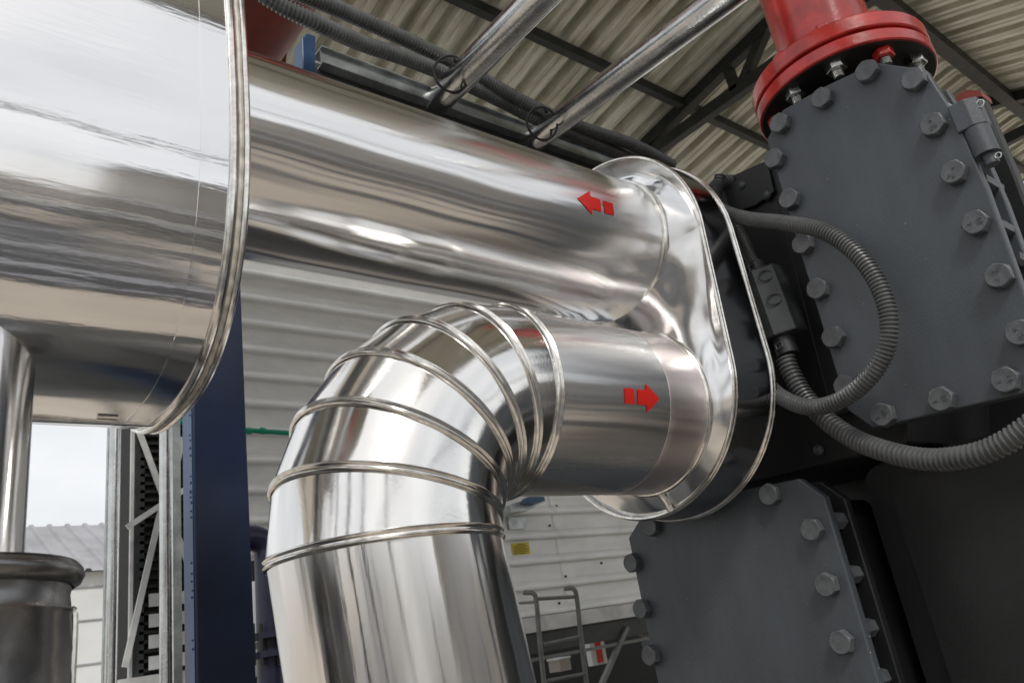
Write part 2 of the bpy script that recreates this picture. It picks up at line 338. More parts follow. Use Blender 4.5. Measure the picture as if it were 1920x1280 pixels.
# yard behind the camera; strips, rack and poles added for reflections in the metal
bb = thing('yard_building', 'grey rendered building with white floor bands across the yard', 'building', (16,-15,-1.6))
MB().box((4,-20,-1.6),(34,-15,3.6)).build('wall', M_beige, bb, smooth=0)
MB().box((3.7,-20,3.6),(34.3,-14.6,3.9)).build('roof', M_greyroof, bb, smooth=0)
MB().box((4,-15.06,.3),(34,-15.003,1.5)).build('window_band', M_steel, bb, smooth=0)
for z_ in (-.2, 1.6): MB().box((4,-15.06,z_),(34,-15.003,z_+.25)).build('floor_band', M_pale, bb, smooth=0)
for x in range(6, 33, 5): MB().box((x,-15.05,-1.6),(x+1.4,-15.004,-.25)).build('door', M_bluelt, bb, smooth=0)
rd = MB().box((-60,-13,-1.6),(60,-9.5,-1.592)).build('yard_road', M_asphalt, smooth=0); tag(rd, kind='structure')
pl0 = MB().box((-3,.75,-1.6),(6,5.7,-1.592)).build('added_dark_floor', M_darkfloor, smooth=0); tag(pl0, kind='structure')  # unseen dark sheet added to darken the reflections on tank and pipe undersides
pd = MB().box((-12,-6.0,-1.6),(1.6,-.55,-1.592)).build('added_asphalt_pad', M_asphalt, smooth=0); tag(pd, kind='structure')  # unseen dark pad added to darken the tank's lower reflection
kb = MB()
for y_, w_ in ((-.75,.10),(-1.25,.22),(-1.9,.08),(-2.5,.30),(-3.4,.12),(-4.4,.35)): kb.box((-12,y_-w_,-1.592),(1.6,y_,-1.586))  # paler strips added to streak the tank's reflection
ks = MB()
for y_, w_ in ((-1.1,.5),(-2.6,.25),(-3.6,1.1),(-6.2,1.6)): ks.box((1.7,y_-w_,-1.592),(24,y_,-1.587))  # dark ground strips added to band the pipe reflections
tag(ks.build('added_asphalt_strips', M_asphalt, smooth=0), kind='structure')
tag(kb.build('added_pavement_strips', M_greyroof, smooth=0), kind='structure')
rk = thing('added_rack', 'unseen rack of dark and pale pipes added to streak the tank reflection', 'rack', (-2,-7,-1.6))  # unseen rack added for light and dark streaks in the tank
for x in (-12,-8,-4,0,4,8): MB().box((x,-7.1,-1.6),(x+.16,-6.9,.25)).build('rack_post', M_steel, rk, smooth=0)
for zz_, r_, m_ in ((-1.2,.12,M_dark),(-.75,.13,M_pale),(-.4,.07,M_steel),(-.15,.1,M_greyroof),(.1,.06,M_dark),(.35,.09,M_pale)):
    MB().tube([(-13,-7,zz_),(9,-7,zz_)], r_, 16).build('rack_pipe', m_, rk)
tag(MB().tube([(-14,-6,3.4),(30,-6,3.4)], .07, 10).build('added_overhead_line', M_dark), 'unseen dark overhead line added to draw a stripe in the pipe reflection', 'pipe')  # added as a thin dark line in the pipe's bright reflection
sh = thing('yard_shed', 'low grey metal shed at the end of the yard', 'shed', (-20,4,-1.6))
MB().box((-25,-2,-1.6),(-20,16,1.6)).build('wall', M_pale, sh, smooth=0)
for y_ in (-1.2, 2.4, 6.0, 10.5): MB().box((-20.0,y_,-1.6),(-19.96,y_+1.9,1.3)).build('added_shed_door', M_steel, sh, smooth=0)  # dark panels added to stripe the down pipe's reflection
MB().box((-25.3,-2.3,1.6),(-19.7,16.3,1.85)).build('roof', M_greyroof, sh, smooth=0)
for i, (x, y, lab) in enumerate(((-3.2,1.2,'unseen added reflection pole in the yard nearest the tank'),(-4.2,-2.6,'unseen added reflection pole in the yard beside the navy column'),(-6.5,-.3,'unseen added reflection pole in the yard nearest the shed'),(-3.6,-.7,'unseen added reflection pole in the yard straight behind the viewpoint'),(-2.4,-4.2,'unseen added reflection pole in the yard nearest the pipe rack'))):
    tag(MB().tube([(x,y,-1.6),(x,y,4.5)], .11, 16).build('added_yard_pole', M_steel), lab, 'pole', 'yard poles')  # unseen poles added to draw dark stripes in the down pipe
# ------------------------------------------------------------------ jacketed pipes
AY, AZ, BY, BZ, PR = 1.2978, .978, 1.2493, .4846, .2
def cylx(x0, x1, cy, cz, r, seg=96, n=2, caps=True, dent=None):
    rings = []
    for i in range(n+1):
        x = x0+(x1-x0)*i/n
        rings.append([(x, cy+(r+(dent(x,TAU*j/seg) if dent else 0))*math.cos(TAU*j/seg), cz+(r+(dent(x,TAU*j/seg) if dent else 0))*math.sin(TAU*j/seg)) for j in range(seg)])
    return MB().loft(rings, caps=caps)
def ringx(x, cy, cz, r, t, wide=None, seg=96):
    return MB().tube([(x, cy+r*math.cos(TAU*j/seg), cz+r*math.sin(TAU*j/seg)) for j in range(seg)], t, 10, loop=True)
def arrow(parent, cy, cz, x_tail, x_head, ang, hw, rr, dent, name='flow_arrow'):
    # shaft, gap and tail bar wrapped on the cylinder. direction given by sign
    s = 1 if x_head > x_tail else -1; Lx = abs(x_head-x_tail)
    def patch(mb, outline_cols):
        rows = []
        for (u, h0, h1) in outline_cols:
            x = x_tail+s*u*Lx
            an = [ang+(h0+(h1-h0)*k/10)/rr for k in range(11)]; rows.append([(x, cy+(rr+dent(x,a))*math.cos(a), cz+(rr+dent(x,a))*math.sin(a)) for a in an])
        mb.loft(rows, closed=False)
    mb = MB(); patch(mb, [(u_,-hw*.52,hw*.52) for u_ in (0,.09,.18,.27)]); b = mb
    patch(b, [(u_,-hw*.52,hw*.52) for u_ in (.36,.45,.54,.62)]); patch(b, [(.62+.038*q,-hw*(1-q/10)-.0005,hw*(1-q/10)+.0005) for q in range(11)])
    o = b.build(name, M_arrow, parent, smooth=60); return o
pa = thing('jacketed_pipe', 'large polished metal jacketed pipe running from the tank with a left-pointing red arrow', 'pipe', (1.0,AY,AZ-PR))
def dA(x, a): return .0005*math.sin(a*7+x*9)*math.sin(x*11)+.0009*noise.noise(Vector((x*3,math.cos(a)*1.5,math.sin(a)*1.5)))
cylx(.40, 1.64, AY, AZ, PR, 128, 60, False, dA).build('pipe_jacket', M_alu_x, pa, smooth=60)
ringx(1.603, AY, AZ, PR+.002, .0075).build('joint_bead', M_bead, pa)

arrow(pa, AY, AZ, 1.41, 1.285, math.pi+.09, .032, PR+.0018, dA)
pb = thing('elbow_pipe', 'polished segmented metal elbow pipe turning down from the jacket box with a right-pointing red arrow', 'elbow pipe', (.78,BY,-1.6))
def dB(x, a): return .0005*math.sin(a*5+x*13)+.0010*noise.noise(Vector((x*4+7,math.cos(a)*1.5,math.sin(a)*1.5)))
cylx(1.06, 1.41, BY, BZ, PR, 128, 30, False, dB).build('pipe_jacket', M_alu_b, pb, smooth=60)
cylx(1.52, 1.60, BY, BZ, PR-.001, 128, 4, False, dB).build('pipe_jacket', M_alu_b, pb, smooth=60)
ringx(1.532, BY, BZ, PR+.001, .0065).build('joint_bead', M_bead, pb)
arrow(pb, BY, BZ, 1.247, 1.359, math.pi+.20, .032, PR+.0018, dB)
RC, ER = .30, .2055
def elb_ring(th, r, off=0., seg=112):           # th radians along bend
    c = Vector((1.06-RC*math.sin(th), BY, BZ-RC+RC*math.cos(th))); u = Vector((-math.sin(th), 0, math.cos(th))); t = Vector((-math.cos(th),0,-math.sin(th)))
    return [c+t*off+(u*math.cos(TAU*j/seg)*1.006+Vector((0,1,0))*math.sin(TAU*j/seg))*r for j in range(seg)]
for k in range(6):
    a, b = elb_ring(R(15*k), ER-.0015), elb_ring(R(15*(k+1)), ER+.0015)
    rg = [[p.lerp(q, i/6) for p, q in zip(a, b)] for i in range(7)]
    MB().loft(rg).build('elbow_gore', M_alu_elb, pb, smooth=60)
def bead(th, r, parent):
    prof2 = [(-.0095,0),(-.0085,.004),(-.0055,.0062),(-.0028,.0048),(-.001,.0022),(.001,.0022),(.0028,.0048),(.0055,.0062),(.0085,.004),(.0095,0)]
    rings = [elb_ring(th, r+h, o) for o, h in prof2]
    MB().loft(rings).build('seam_bead', M_bead, parent, smooth=60)
for k in range(7): bead(R(15*k), ER-.001, pb)
# down pipe leaning slightly
c0 = Vector((1.06-RC, BY, BZ-RC)); lean = math.tan(R(6.2)); rings = []
for i in range(50):
    z = c0.z-i*.0365
    rings.append([(c0.x+(c0.z-z)*lean+ER*math.cos(TAU*j/112), BY+ER*math.sin(TAU*j/112), z+ER*math.cos(TAU*j/112)*.0) for j in range(112)])
MB().loft(rings).build('down_pipe', M_alu_z, pb, smooth=60)
# ------------------------------------------------------------------ stadium jacket box
def stadium(c1, c2, r, n=48):                   # c1 top, c2 bottom (y,z)
    d = Vector((c1[0]-c2[0], c1[1]-c2[1])); ln = d.length; d /= ln; pr = Vector((-d.y, d.x)); pts = []
    a0 = math.atan2(pr.y, pr.x)
    for i in range(n+1):
        a = a0-math.pi*i/n; pts.append((c1[0]+r*math.cos(a), c1[1]+r*math.sin(a)))
    m = 14
    e0 = pts[-1]; e1 = (c2[0]+r*math.cos(a0-math.pi), c2[1]+r*math.sin(a0-math.pi))
    for i in range(1, m): pts.append((e0[0]+(e1[0]-e0[0])*i/m, e0[1]+(e1[1]-e0[1])*i/m))
    for i in range(n+1):
        a = a0-math.pi-math.pi*i/n; pts.append((c2[0]+r*math.cos(a), c2[1]+r*math.sin(a)))
    e0, e1 = pts[-1], pts[0]
    for i in range(1, m): pts.append((e0[0]+(e1[0]-e0[0])*i/m, e0[1]+(e1[1]-e0[1])*i/m))
    return pts
F1, F2, FR = (1.276,.904), (1.293,.546), .311
G1, G2, GR = (1.285,.893), (1.282,.552), .3265
jb = thing('jacket_box', 'stadium shaped polished metal jacket box joining both pipes to the grey machine', 'jacket box', (1.6,1.28,.235))
sf = stadium(F1, F2, FR); sg = stadium(G1, G2, GR); N_ = len(sf)
XF, XG = 1.561, 1.68
# face : radial grid from outline to spine, bulging toward the camera near the pipes, crumpled
rows = []
KF = 44
mid = []
for (y, z) in sf:
    d = Vector((F1[0]-F2[0], F1[1]-F2[1])); t = max(0, min(1, ((y-F2[0])*d.x+(z-F2[1])*d.y)/d.length_squared)); mid.append((F2[0]+d.x*t, F2[1]+d.y*t))
for i in range(KF+1):
    s = i/KF; row = []
    for (y, z), (my, mz) in zip(sf, mid):
        yy, zz = y+(my-y)*s*.999, z+(mz-z)*s*.999
        up = max(0, min(1, (zz-.45)/.45)); up = up*up*(3-2*up)
        x = XF+.010-.045*(1-(1-min(1, s*2.2))**2)*(1-up)+.036*up*min(1, s*9)
        q = Vector((yy*9, zz*9, 2.0)); w_ = min(1, s*6)
        x += w_*(.004*noise.noise(q)+.0008*noise.noise(q*2.7)+.009*up*max(0, noise.noise(Vector((yy*14,zz*14,9)))))
        row.append((x, yy, zz))
    rows.append(row)
MB().loft(rows).build('face_sheet', M_face, jb, smooth=80)
# side band
rows = [[(XF+(XG-XF)*t, a[0]+(b[0]-a[0])*t, a[1]+(b[1]-a[1])*t) for a, b in zip(sf, sg)] for t in [i/10 for i in range(11)]]
MB().loft(rows).build('side_band', M_band, jb, smooth=60)
def rim(pts, x, r, name, lap=.012, parent=jb):
    ct_ = [(x, y, z) for y, z in pts]
    MB().tube(ct_, r, 10, loop=True).build(name, M_bead, parent)
    cy = sum(p[0] for p in pts)/len(pts); cz = sum(p[1] for p in pts)/len(pts)
    MB().tube([(x+r*1.9, y+(y-cy)*.004, z+(z-cz)*.004) for y, z in pts], r*.8, 10, loop=True).build(name, M_bead, parent)
rim(sf, XF, .0048, 'front_rim'); rim(sg, XG, .0045, 'back_rim')
MB().loft([[(XG+.02, y, z) for y, z in sg], [(XG+.021, 1.25+(y-1.25)*.02, .76+(z-.76)*.02) for y, z in sg]]).build('back_sheet', M_band, jb, smooth=0)
MB().tube([(XF-.004,BY-.002,.238),(XF-.012,BY,.262),(XF-.03,BY,.283)], .009, 10).build('drip_seam', M_bead, jb)
# ------------------------------------------------------------------ steel tank (rounded oblong section)
TCY, TCZ, TA, TB = 1.30, .905, .327, .470
def sup(a, da=0.):
    c, s = math.cos(a), math.sin(a); e = 2/2.7
    return (TCY+(TA+da)*math.copysign(abs(c)**e, c), TCZ+(TB+da)*math.copysign(abs(s)**e, s))
tk = thing('steel_tank', 'large polished metal clad tank end filling the upper left', 'tank', (-.3,TCY,.4))
S_ = 200
tks = []
for i in range(90):
    x = -1.5+(.3555+1.5)*i/89
    row = []
    for j in range(S_):
        a = TAU*j/S_; y, z = sup(a); dd = .006*noise.noise(Vector((x*1.6, y*2.2, z*2.2)))*min(1, max(0,(.35-x)/.12))
        edge = max(0, 1-abs(x-.22)/.09); dd += edge*.006*noise.noise(Vector((x*8, y*7, z*7+3)))
        row.append((x, y+(y-TCY)*dd, z+(z-TCZ)*dd))
    tks.append(row)
MB().loft(tks).build('tank_shell', M_tank, tk, smooth=60)
rows = []
for i, x in enumerate((.3515,.352,.36,.37,.38,.39,.398)):
    row = []
    for j in range(400):
        a = TAU*j/400; y, z = sup(a, .0010 if i else -.001); jag = 0
        dd = .0018*noise.noise(Vector((x*8, y*5, z*5)))*(i > 1); row.append((x-jag, y+(y-TCY)*dd, z+(z-TCZ)*dd))
    rows.append(row)
MB().loft(rows).build('end_band', M_tank, tk, smooth=60)
MB().tube([(.400, *sup(TAU*j/300, .004)) for j in range(300)], .0055, 10, loop=True).build('end_rim', M_bead, tk)
MB().tube([(.411, *sup(TAU*j/300, .003+.0012*math.sin(j*1.7))) for j in range(300)], .0045, 8, loop=True).build('sealant_line', M_sealant, tk)
MB().tube([(.420, *sup(TAU*j/300, .004)) for j in range(300)], .005, 10, loop=True).build('end_rim', M_bead, tk)
MB().loft([[(.412, *sup(TAU*j/120, -.002)) for j in range(120)], [(.416, TCY+(sup(TAU*j/120)[0]-TCY)*.01, TCZ+(sup(TAU*j/120)[1]-TCZ)*.01) for j in range(120)]]).build('end_cap', M_tank, tk, smooth=0)
MB().tube([(.305, 1.33, .437),(.335, 1.33, .437)], .007, 12).build('drain_plug', M_bead, tk)
MB().tube([(-.9,1.36,.436),(.40,1.36,.436)], .004, 8).build('bottom_seam', M_bead, tk)
# branch going down from tank
br = MB(); px_, py_ = .092, 1.20
br.tube([(px_,py_,.66),(px_,py_,.16)], .102, 64, caps=False)
br.build('branch_pipe', M_alu_z, tk)
# vessel beneath
vs = thing('dark_vessel', 'dull dark tin clad round vessel with rolled lip under the tank branch', 'vessel', (px_,py_,-1.6))
def lathe(pf, cx, cy, seg=72, zo=0.):
    return MB().loft([[(cx+r*math.cos(TAU*j/seg), cy+r*math.sin(TAU*j/seg), z+zo) for j in range(seg)] for r, z in pf])
VR = .157
lathe([(.10,0.178),(VR-.012,0.178),(VR-.002,0.176),(VR+.004,0.169),(VR+.006,0.161),(VR+.002,0.152),(VR-.006,0.147)], px_+.008, py_, zo=.007).build('rolled_lip', M_dull, vs, smooth=50)
lathe([(VR-.008,0.149),(VR-.010,0.138),(VR-.008,0.123),(VR-.006,0.118),(VR-.008,0.113),(VR-.005,0.073),(VR-.007,0.058),(VR-.005,0.043),(VR-.004,-.2),(VR-.004,-1.6)], px_+.008, py_, zo=.007).build('vessel_body', M_dull, vs, smooth=40)
sx = px_+.008+(VR-.004)*math.cos(-.16); sy = py_+(VR-.004)*math.sin(-.16)
MB().tube(spline([(sx-.004,sy,.128),(sx,sy,.113),(sx-.001,sy,.0),(sx-.004,sy,-.3)], 6), .0045, 8).build('vertical_seam', M_bead, vs)
# ------------------------------------------------------------------ navy column between tank and wall
YC = 2.2
x0, x1 = at(365,1000,y=YC).x, at(470,1000,y=YC).x
col = thing('steel_column', 'navy painted steel column rising beside the elbow pipe', 'column', ((x0+x1)/2,YC,-1.6))
MB().box((x0,YC,-1.6),(x1,YC+.0845,3.9)).build('column_shaft', M_blue, col, smooth=0, bevel=.005)
MB().box((x0-.003,YC+.006,-1.6),(x0-.0005,YC+.0785,3.9)).build('lit_side_face', M_bluelt, col, smooth=0)  # lighter blue sheet paints the light falling on this side
mb = MB()
for z in (-.15,-.05,.03,.11,.24,.33,.45,.50,.62,.74):
    for k in range(random.choice((1,2,4))):
        c_ = Vector((x0-.003, YC+.012+.01*random.random(), z+.02*k+.01*random.random())); mb.tube([c_, c_-Vector((.003,0,0))], .002+.002*random.random(), 6)
mb.build('weld_spatter', M_bluelt, col, smooth=0)
# galvanised posts
for (a, b, yy, lab) in ((205,227,2.9,'round galvanised steel post standing alone against the sky'),(303,329,2.6,'galvanised steel post beside the navy column')):
    q0, q1 = at(a,1000,y=yy), at(b,1000,y=yy); cx = (q0.x+q1.x)/2; r = (q1.x-q0.x)/2
    p = thing('steel_post', lab, 'post', (cx,yy,-1.6), 'galvanised steel posts')
    MB().tube([(cx,yy+r,-1.6),(cx,yy+r,3.6)], r, 32).build('post_tube', M_galv, p)
    if a > 300: MB().box((cx+r*1.1,yy+.02,-1.6),(cx+r*1.1+.022,yy+.05,3.6)).build('backing_strip', M_galv_ch, p, smooth=0)
    else: MB().box((cx-r*1.15,yy+.03,-1.6),(cx-r*.9,yy+.05,3.6)).build('edge_strip', M_galv_ch, p, smooth=0)
# green pipe
yy = 5.5
gp = thing('green_pipe', 'thin green plastic pipe running across the white cladding', 'pipe', at(460,806,y=yy))
MB().tube([at(335,790,y=yy), at(460,806,y=yy), at(640,818,y=yy)], .019, 12).build('pipe_run', M_green, gp)
for px in (468,493): MB().tube([at(px-5,807,y=yy), at(px+3,808,y=yy)], .026, 12).build('coupling', M_green, gp)
# violet blue pipe and flange
yy = 3.4
vp = thing('violet_pipe', 'violet blue painted pipe elbow with bolted flange behind the navy column', 'pipe', at(505,1280,y=yy))
q = [at(430,1020,y=yy), at(470,1008,y=yy), at(497,1022,y=yy), at(502,1060,y=yy), at(510,1320,y=yy)]
MB().tube(spline(q, 8), .055, 24).build('pipe_run', M_violet, vp)
for (py, rr) in ((1072,.060),(1190,.095),(1225,.095),(1206,.06)):
    c = at(507,py,y=yy); MB().tube([c+Vector((0,0,.012)), c-Vector((0,0,.012))], rr, 24).build('flange', M_violet if rr > .07 else M_dark, vp, smooth=30)
for px in (475,490,522):
    c = at(px,1207,y=yy-.06); MB().tube([c+Vector((0,0,.08)), c-Vector((0,0,.08))], .009, 6).build('flange_stud', M_steel, vp, smooth=0)
cab = MB().box((at(470,1060,y=4.2).x,4.2,at(470,1115,y=4.2).z),(at(520,1060,y=4.2).x,4.5,at(470,1050,y=4.2).z)).build('dark_junction_box', M_dark, smooth=0, bevel=.01)
tag(cab, 'dark junction box behind the violet pipe', 'box')
tnk = thing('white_drum', 'pale plastic drum behind the violet pipe by the column', 'drum', at(490,1170,y=4.0))
c = at(492,1140,y=4.0)
lathe([(.02,c.z+.13),(.10,c.z+.125),(.12,c.z+.09),(.12,c.z-.13),(.11,c.z-.14)], c.x, 4.0).build('drum_body', M_pale, tnk); MB().tube([(c.x,4.0,c.z+.12),(c.x,4.0,c.z+.16)], .03, 16).build('drum_cap', M_pale, tnk)
# ------------------------------------------------------------------ overhead: channel, conduits, galvanised pipes, red header
cy0 = 1.66
chn = thing('channel_strut', 'long galvanised steel channel running behind the large pipe', 'channel', (1.5,cy0,1.6))
z1 = at(850,185,y=cy0).z; z0 = at(850,208,y=cy0).z
mb = MB(); mb.box((.95,cy0,z0),(2.6,cy0+.004,z1)); mb.build('channel_web', M_galv_ch, chn, smooth=0)
MB().box((.95,cy0-.012,z1+.0005),(2.6,cy0+.05,z1+.005)).build('channel_flange', M_galv_ch, chn, smooth=0)
MB().box((.95,cy0-.012,z0-.005),(2.6,cy0+.05,z0-.0005)).build('channel_flange', M_galv_ch, chn, smooth=0)
MB().box((.93,cy0+.02,z0-.075),(2.6,cy0+.06,z0-.008)).build('lower_rail', M_dark, chn, smooth=0)
MB().box((.93,cy0+.07,z1+.012),(2.6,cy0+.10,z1+.022)).build('upper_rail', M_galv_ch, chn, smooth=0)
bl = [at(a,b,y=1.645) for a, b in ((566,72),(575,62),(592,68),(591,135),(568,128))]
tag(MB().prism([(p.x,p.z) for p in bl], 1.645, 1.70, 'y').build('blue_bracket', M_bluelt, smooth=0, bevel=.003), 'small blue bracket holding the left end of the channel', 'bracket')
def gp_(pa_, pb_, ya, r, lab):
    # lower end on plane y = ya, rises gently toward +Y
    A_ = at(*pa_, y=ya); rr = ray(*pb_); k = .17
    t = (A_.z-k*ya)/(rr.z-k*rr.y); B_ = rr*t; d = (B_-A_).normalized()
    p = thing('galvanised_pipe', lab, 'pipe', A_, 'overhead galvanised pipes')
    MB().tube([A_-d*.12, B_+d*.6], r, 40).build('pipe_run', M_galv, p)
    return A_, d
gA, gd = gp_((838,172),(1008,0), 1.60, .046, 'overhead galvanised pipe nearer the tank, tied to the ribbed conduits')
hA, hd = gp_((1018,250),(1352,0), 1.60, .043, 'overhead galvanised pipe nearer the red pipe, tied to the ribbed conduits')
def hose(pts, r, parent=None, pitch=.0086, name='ribbed_hose', seg=20, amp=.2, m=None):
    sp = resample(spline(pts, 30), pitch/4); 
    return MB().tube(sp, r, seg, rf=lambda i: r*(1 if i % 4 in (0, 1) else 1-amp)).build(name, m or M_hose, parent, smooth=50)
def hp(lst): return [at(a, b, y=c) for a, b, c in lst]
c1 = hose(hp([(470,-45,1.50),(560,-12,1.52),(650,25,1.54),(740,65,1.55),(830,108,1.56),(920,158,1.57),(1010,206,1.57),(1100,243,1.57),(1190,273,1.55),(1260,310,1.55)]), .024, pitch=.0112)
tag(c1, 'upper of two grey ribbed conduits draped under the roof', 'conduit', 'ribbed conduits under the roof')
c2 = hose(hp([(440,-60,1.50),(505,-2,1.50),(590,42,1.50),(680,82,1.53),(770,113,1.54),(850,146,1.57),(930,185,1.60),(1010,225,1.60),(1100,262,1.60),(1190,300,1.60)]), .024, pitch=.0112)
tag(c2, 'lower of two grey ribbed conduits draped under the roof', 'conduit', 'ribbed conduits under the roof')
def tie(p, d, r, lab):
    d = d.normalized(); u = d.orthogonal().normalized(); v = d.cross(u); 
    for s in (0, 1):
        ax = (d+u*(.35 if s else -.15)).normalized(); a = ax.orthogonal().normalized(); b = ax.cross(a); off = Vector((.0,.02,.025))
        yield [p+off+d*.02*s+(a*math.cos(TAU*j/40)+b*math.sin(TAU*j/40))*r for j in range(40)]
def tieobj(px, py, y, d, lab):
    t = thing('cable_tie', lab, 'cable tie', at(px,py,y=y), 'black cable ties')
    for lp_ in tie(at(px,py,y=y), d, .054, lab): MB().tube(lp_, .0038, 6, loop=True).build('tie_strap', M_black, t)
    h = at(px,py,y=y); MB().box(h+Vector((-.005,-.03,.05)), h+Vector((.005,-.02,.062))).build('tie_head', M_black, t, smooth=0)
tieobj(850,150,1.49,gd,'black cable ties round the galvanised pipe nearer the tank'); tieobj(1020,242,1.51,hd,'black cable ties round the galvanised pipe nearer the red pipe')
rh = thing('red_header', 'dull red overhead header pipe behind the tank edge', 'pipe', (1.0,2.0,2.4))
ydir = Vector((0,1,0)); ctr = Vector((1.03,0,2.60))
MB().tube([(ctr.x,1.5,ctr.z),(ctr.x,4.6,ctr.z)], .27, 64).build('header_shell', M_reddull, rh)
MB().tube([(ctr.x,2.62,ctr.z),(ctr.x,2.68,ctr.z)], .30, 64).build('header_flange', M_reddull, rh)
# ------------------------------------------------------------------ grey machine
PX = 1.75
def yz(px, py, x=PX): p = at(px, py, x=x); return (p.y, p.z)
def hexbolt_mesh(name, r, h, mat_, text=None):
    mb = MB(); n = 6
    ang = [TAU*k/6 for k in range(6)]
    pr = []
    seg = 36
    def hexr(a): 
        a = (a+math.pi/6) % (math.pi/3)-math.pi/6; return r*math.cos(math.pi/6)/math.cos(a)
    def ring(f, x): return [(-x, f(TAU*j/seg)*math.cos(TAU*j/seg), f(TAU*j/seg)*math.sin(TAU*j/seg)) for j in range(seg)]
    rin = r*.845
    rows = [ring(hexr, 0), ring(hexr, h*.80), ring(lambda a: min(hexr(a), rin*1.05), h*.95), ring(lambda a: rin*.97, h), ring(lambda a: rin*.90, h*.985), ring(lambda a: .0005, h*.985)]
    mb.loft(rows)
    c = Vector((0,0,0)); me = bpy.data.meshes.new(name); me.from_pydata(mb.v, [], mb.f); 
    bm = bmesh.new(); bm.from_mesh(me); bmesh.ops.recalc_face_normals(bm, faces=bm.faces); bm.to_mesh(me); bm.free()
    me.shade_smooth(); me.set_sharp_from_angle(angle=R(22)); me.materials.append(mat_)
    return me
BOLT = hexbolt_mesh('bolt', .0275, .021, M_bolt)
def textmesh(s, size, depth):
    cu = bpy.data.curves.new('t', 'FONT'); cu.body = s; cu.size = size; cu.extrude = depth; cu.align_x = 'CENTER'; cu.align_y = 'CENTER'
    o = bpy.data.objects.new('t', cu); me = bpy.data.meshes.new_from_object(o); bpy.data.objects.remove(o); me.materials.append(M_bolt); return me
T48 = textmesh('4.8', .013, .0012); TY = textmesh('Y', .012, .0012)
def bolt(p, parent, marked=False, rot=None):
    o = bpy.data.objects.new('bolt', BOLT); COL.objects.link(o); put(o, p, parent); a = rot if rot is not None else random.random()*TAU
    o.rotation_euler = (a, 0, 0)
    if marked:
        for me, off in ((T48, .010), (TY, -.010)):
            t = bpy.data.objects.new('grade_mark', me); COL.objects.link(t); t.parent = o
            # text lies in the YZ plane facing -X
            t.matrix_local = Matrix(((0,0,-1,-.0212),(-1,0,0,0),(0,1,0,off),(0,0,0,1)))
    return o
def plate(name, poly, x0, x1, parent, m=M_paint, bev=.004): return MB().prism(poly, x0, x1).build(name, m, parent, smooth=0, bevel=bev, bseg=3)
up = thing('upper_header_box', 'grey painted header box with bolted cover plate below the red flange', 'machine cover', (PX,.62,.3))
outl = [(1437,262),(1466,207),(1540,165),(1640,117),(1735,130),(1752,158),(1790,215),(1850,352),(1930,575),(1960,728),(1637,803),(1588,768)]
pu = plate('cover_plate', [yz(*q) for q in outl], PX, PX+.028, up)
for i, (px, py) in enumerate([(1467,232),(1546,185),(1630,135),(1718,150),(1457,298),(1485,373),(1510,457),(1538,541),(1567,631),(1590,722),(1660,776),(1770,747),(1890,711),(1754,235),(1793,324),(1834,418),(1877,517),(1917,623)]):
    bolt(at(px, py+2, x=PX-.001), pu, marked=px > 1650 and py > 200)
# box body behind the cover
def shrink(poly, f):
    cy = sum(p[0] for p in poly)/len(poly); cz = sum(p[1] for p in poly)/len(poly); return [(cy+(a-cy)*f, cz+(b-cz)*f) for a, b in poly]
MB().prism(shrink([yz(*q) for q in outl], .80), PX+.03, PX+.30).build('box_body', M_paint, up, smooth=0, bevel=.01)
plate('mating_flange', shrink([yz(*q) for q in outl], .97), PX+.12, PX+.15, up)
# bolt ends between flanges on the right edge
for (px, py) in ((1785,212),(1838,335),(1868,420),(1900,480)):
    p = at(px, py, x=PX+.05); MB().tube([p, p+Vector((.10,0,0))], .014, 6).build('stud', M_paint, up, smooth=0)
# hinge
hg = [at(1790,200,x=PX+.03), at(1830,255,x=PX+.03)]
hc = at(1812,238,x=PX+.02)
zz = Vector((0,0,1))
top = at(1806,197,x=PX+.02); midp = at(1826,246,x=PX+.02); bot = at(1843,296,x=PX+.02)
hk = MB().prism([(top.y+dy, top.x+dx) for dx, dy in ((-.03,.02),(-.012,-.022),(.018,-.024),(.03,0),(.02,.03))], midp.z, top.z, 'z')
hk = MB().loft([[(top.x+dx, top.y+dy, z_) for dx, dy in ((-.028,.024),(-.026,-.010),(-.008,-.030),(.022,-.030),(.03,.024))] for z_ in (midp.z, top.z)], caps=True)
hk.build('hinge_block', M_paint, up, smooth=0, bevel=.003)
MB().tube([(top.x,top.y-.004,midp.z-.001),(top.x,top.y-.004,bot.z)], .026, 28).build('hinge_barrel', M_paint, up)
MB().tube([(top.x,top.y-.006,bot.z-.0005),(top.x,top.y-.006,bot.z-.024)], .015, 20).build('hinge_pin', M_paint, up)
MB().tube([(top.x-.01,top.y-.024+.006*math.cos(TAU*j/16),bot.z-.015+.006*math.sin(TAU*j/16)) for j in range(16)], .0016, 6, loop=True).build('cotter_pin', M_galv, up)
MB().tube([(top.x-.01,top.y-.032+.007*math.cos(TAU*j/16),top.z-.022+.008*math.sin(TAU*j/16)) for j in range(16)], .0016, 6, loop=True).build('cotter_pin', M_galv, up)
MB().loft([[at(1772,188,x=PX+.005), at(1792,200,x=PX+.01), at(1800,262,x=PX+.01), at(1792,275,x=PX+.005)],[at(1772,188,x=PX+.03), at(1792,200,x=PX+.03), at(1800,262,x=PX+.03), at(1792,275,x=PX+.03)]], caps=True).build('hinge_weld', M_paint, up, smooth=0, bevel=.004)
